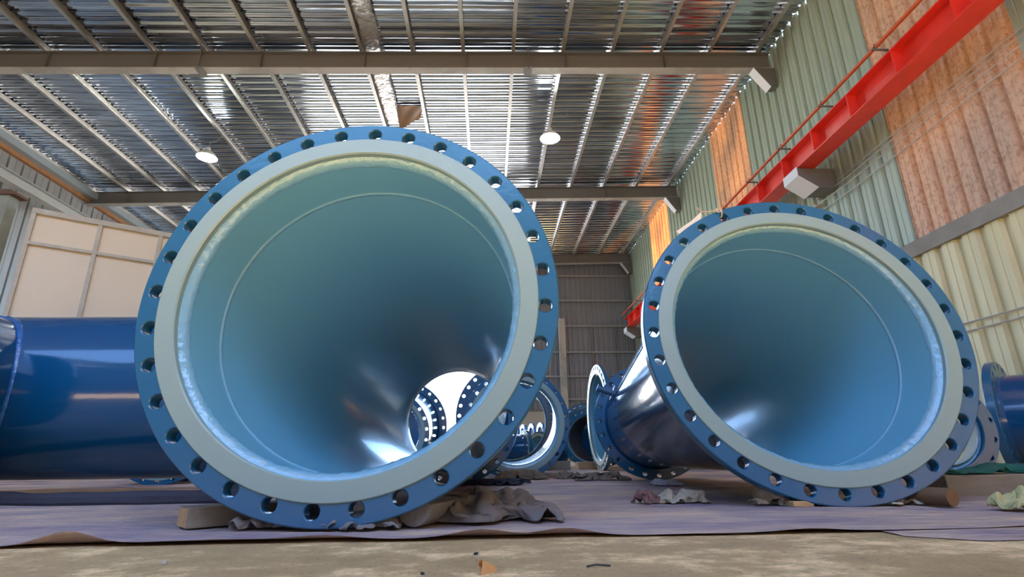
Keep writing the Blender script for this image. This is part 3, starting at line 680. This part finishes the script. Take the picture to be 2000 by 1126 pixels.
rag('work_glove', 'yellow glove lying at the right edge of the tarp', 'glove', (1.93, 2.02, .014), .10, .07, .085, CLOTHY, 55.2, .3, 50, 5)
# wooden block, logs, timbers
def block(name, label, cat, loc, rz, sx, sy, sz, m, m2=None, rx=0):
    mb = MB(); mb.box((-sx/2, -sy/2, 0), (sx/2, sy/2, sz)); o = mb.build(name, m, smooth=False, bevel=.003); o.location = loc; o.rotation_euler = (rx, 0, rz); tag(o, label, cat); return o
wb_ = empty('wooden_block', (-.862, 2.01, .012)); wb_.rotation_euler = (0, 0, .69)
mb = MB(); mb.box((-.165, -.06, 0), (.165, .06, .062)); bd = mb.build('block_body', WOODG, wb_, smooth=False, bevel=.004)
mb = MB(); mb.box((-.1675, -.057, .003), (-.1655, .057, .059)); e_ = mb.build('sawn_end', WOOD, wb_, smooth=False); e_['label'] = 'fresh orange sawn end grain'
tag(wb_, 'weathered sawn wooden block on the tarp left of the left flange', 'wood block')
def halflog(name, label, loc, rz, L, r, m, full=False, m2=None):
    n = 24; mb = MB(); ring = []
    for k in range(n):
        a = 2*pi*k/n; x = r*cos(a); z = r*sin(a)
        if not full: z = z if z < 0 else z*.12
        if full: z *= .82
        ring.append((x*(1+.04*sin(3*a)), z))
    mz = min(z for _, z in ring)
    for yy, sc in ((0, .93), (.012, 1), (L-.012, 1), (L, .93)):
        mb.v += [(x*sc, yy, (z-mz)*sc + (1-sc)*r*.5) for x, z in ring]
    for i in range(3):
        for k in range(n): mb.f.append((i*n+k, i*n+(k+1) % n, (i+1)*n+(k+1) % n, (i+1)*n+k)); mb.m.append(0)
    mb.f += [tuple(range(n)), tuple(3*n+k for k in range(n-1, -1, -1))]; mb.m += [1, 1]
    o = mb.build(name, [m, m2 or m], ang=50); o.location = loc; o.rotation_euler = (0, 0, rz); return o
tag(halflog('half_log', '', (-.235, 1.80, .012), -.35, .26, .066, STONE), 'grey half-round log chocking the left flange, flat side up', 'log')
tag(halflog('log_chock', '', (1.80, 2.14, .012), .35, .14, .042, BARK, True, mat('cut_log_end', (.30, .15, .06), .7, var=.7, vscale=14, vcol=(.18, .08, .03))), 'short brown log chocking the right flange, cut end forward', 'log')
block('wooden_wedge', 'small wood piece poking out of the cloth under the right flange', 'wood block', (1.255, 2.27, .012), .1, .09, .07, .022, WOOD)
block('timber_beam', 'long dark timber beam under the small spool at the right', 'timber', (3.15, 2.84, .0), .16, 2.0, .16, .105, WOODG)
block('timber_block', 'wooden block left of the edge-on reducer, on the tarp', 'wood block', (1.53, 8.6, .0), .1, .35, .2, .12, WOOD)
block('timber_block', 'wooden block right of the edge-on reducer, on the tarp', 'wood block', (2.05, 7.0, .0), .0, .42, .20, .15, WOODG)
block('grey_block', 'grey concrete block right of the middle reducer', 'block', (1.0, 8.2, .0), .2, .35, .2, .14, CONC)
rag('green_cloth', 'dark green net cloth draped along the timber beam at the right', 'cloth', (2.76, 2.80, .106), .60, .09, .06, CLOTHGR, 61.2, .16, 60, 6)
# pale strip and string tied on right flange
nv, uv, vv = frame(*nR); cR = Vector((1.4581, 2.3434, .742))
def onR(a, b, d=0): return cR + uv*a + vv*b - nv*d
st = empty('tied_strip', onR(-.43, .62)); mb = MB(); o0 = onR(-.43, .62)
pts = [(-.50, .565, .01), (-.455, .593, .01), (-.41, .625, .012), (-.372, .665, .012), (-.36, .69, .012)]
vs = []; 
for i, (a, b, d) in enumerate(pts):
    w = (.012, .016, .016, .012, .004)[i]
    for s in (-1, 1):
        for dd in (0, .006): vs.append(onR(a-.6*w*s, b+.8*w*s, d+dd)-o0)
fs = []
for i in range(len(pts)-1):
    b0 = i*4; b1 = b0+4
    fs += [(b0, b0+2, b1+2, b1), (b0+1, b1+1, b1+3, b0+3), (b0, b1, b1+1, b0+1), (b0+2, b0+3, b1+3, b1+2)]
fs += [(0, 1, 3, 2), (16, 18, 19, 17)]
mb.add(vs, fs); mb.build('strip', mat('cream_strip', (.72, .66, .5), .7), st, smooth=False)
mb = MB(); mb.tube([onR(*p)-o0 for p in ((-.378, .72, .01), (-.365, .698, .005), (-.36, .685, 0), (-.33, .682, -.005), (-.29, .688, -.008), (-.268, .69, -.010), (-.26, .675, -.008), (-.262, .655, .005), (-.27, .66, .02))], .0035, 6)
mb.tube([onR(-.275+.016*cos(t), .688+.012*sin(t), -.010)-o0 for t in [k*.7 for k in range(10)]], .0035, 6)
mb.build('string', mat('string_beige', (.6, .45, .32), .8), st); tag(st, 'pale strip tied by string to a bolt hole of the right flange', 'strip')
# litter on the floor
def chip(name, label, loc, s, m, seed):
    mb = MB(); n = 7; vs = [(s[0]*cos(2*pi*k/n)*(1+.4*noise.noise((k, seed, 0))), s[1]*sin(2*pi*k/n)*(1+.4*noise.noise((k, seed, 5))), 0) for k in range(n)]
    vs += [(x*.7, y*.7, s[2]) for x, y, _ in vs]; mb.add(vs, [tuple(range(n-1, -1, -1)), tuple(range(n, 2*n))] + [(k, (k+1) % n, n+(k+1) % n, n+k) for k in range(n)])
    o = mb.build(name, m, smooth=False); o.location = loc; o.rotation_euler = (0, 0, seed); tag(o, label, 'debris'); return o
chip('black_chip', 'small black chip on the bare concrete, right of centre', (-.03, 1.38, .001), (.009, .005, .004), BLACK, 1)
chip('black_chip', 'small black chip at the bottom edge of the concrete', (-.13, 1.17, .001), (.008, .004, .003), BLACK, 2)
chip('pale_chip', 'pale chip on the concrete at the left front', (-.72, 1.34, .001), (.007, .008, .006), mat('pale_chip', (.5, .42, .34), .8), 3)
mb = MB(); mb.tube([(.20, 1.20, .003), (.22, 1.205, .005), (.25, 1.204, .003)], .002, 5); tag(mb.build('twig', BLACK), 'thin dark twig on the concrete at lower right', 'debris')
lf = empty('wood_splinter', (-.015, 1.165, .0)); mb = MB()
vs = []; 
for i in range(6):
    t = i/5; w = .013*sin(pi*(.12+.8*t)); vs += [(-.008+.030*t-w*.6, -.012+.03*t, .002+.026*(1-t)**1.4), (.0+.030*t+w*.6, -.004+.03*t, .003+.022*(1-t)), (.0+.03*t, -.014+.03*t, .0)]
mb.add(vs, [(3*i+a, 3*i+b, 3*(i+1)+b, 3*(i+1)+a) for i in range(5) for a, b in ((0, 1), (1, 2), (2, 0))]); mb.build('splinter_body', mat('fresh_splinter', (.65, .36, .14), .7), lf)
mb = MB(); mb.tube([(-.006, -.01, .02), (-.004, -.008, .045)], .0012, 5); mb.build('splinter_tip', CLOTHC, lf); tag(lf, 'fresh orange wood splinter standing on the concrete at the bottom', 'debris')

# ------------------------------------------------------------------ cream booth at left
bo = empty('steel_booth', (-7.5, 8.3, 0)); d = Vector((.845, .534, 0)); nn = Vector((.534, -.845, 0)); H = 4.22
MB4 = Matrix(((d.x, -nn.x, 0, 0), (d.y, -nn.y, 0, 0), (0, 0, 1, 0), (0, 0, 0, 1)))    # local x along face, local y = away from viewer
BW = 5.4; bay = .885
mb = MB(); nxp, nzp = 54, 30; mb.box((0, .06, 0), (BW, 2.6, H-.03), MB4); mb.build('booth_shell', BOOTH, bo, smooth=False)
for i in range(7):
    x = .0 + bay*i if i else 0
    if x > BW: break
    mb = MB(); mb.box((x-.03, .0, 0), (x+.03, .06, H), MB4); mb.build('mullion', BOOTHF, bo, smooth=False)
for z, hh in ((H-.09, .09), (H-.63, .05), (2.0, .05)):
    mb = MB(); mb.box((-.03, -.01, z), (BW, .06, z+hh), MB4); mb.build('rail', BOOTHF, bo, smooth=False)
tag(bo, 'cream panelled steel booth behind the long blue pipe', 'booth')
po = empty('steel_post', (-7.83, 8.15, 0)); mb = MB(); mb.box((-.09, -.09, 0), (.09, .09, 4.33)); mb.build('post_shaft', mat('greenish_post', (.36, .38, .30), .6, var=.5, vscale=3), po, smooth=False)
mb = MB(); mb.box((-.14, -.13, 4.33), (.20, .13, 4.37)); mb.box((-.05, -.10, 4.37), (.10, .10, 4.43)); mb.build('post_cap', mat('rusty_cap', (.16, .09, .06), .8), po, smooth=False)
tag(po, 'greenish post with a rusty cap at the corner of the cream booth', 'post')
# notice on end wall
mb = MB(); mb.box((1.42, YB-.09, 1.00), (1.85, YB-.065, 1.40)); tag(mb.build('wall_notice', mat('notice_grey', (.38, .38, .42), .6), smooth=False), 'small grey notice board on the plaster end wall', 'notice')

# ------------------------------------------------------------------ outside
ob = empty('white_building', (-4.4, 34, 0)); mb = MB(); mb.box((-3.2, 0, 0), (3.9, 8, 9.5)); mb.build('wall', BLDG, ob, smooth=False)
for z0, z1 in ((3.45, 4.4), (2.3, 3.3)):
    wv = MB(); wv.box((1.30, -.06, z0), (1.84, 0, z1)); w_ = wv.build('window', LOUV, ob, smooth=False)
    for k in range(6): wv = MB(); zz = z0+.08+(z1-z0-.16)*k/5; wv.box((1.32, -.10, zz-.03), (1.82, -.06, zz+.03)); wv.build('louvre', LOUV, w_, smooth=False)
tag(ob, 'white building in sunlight outside the back opening', 'building')
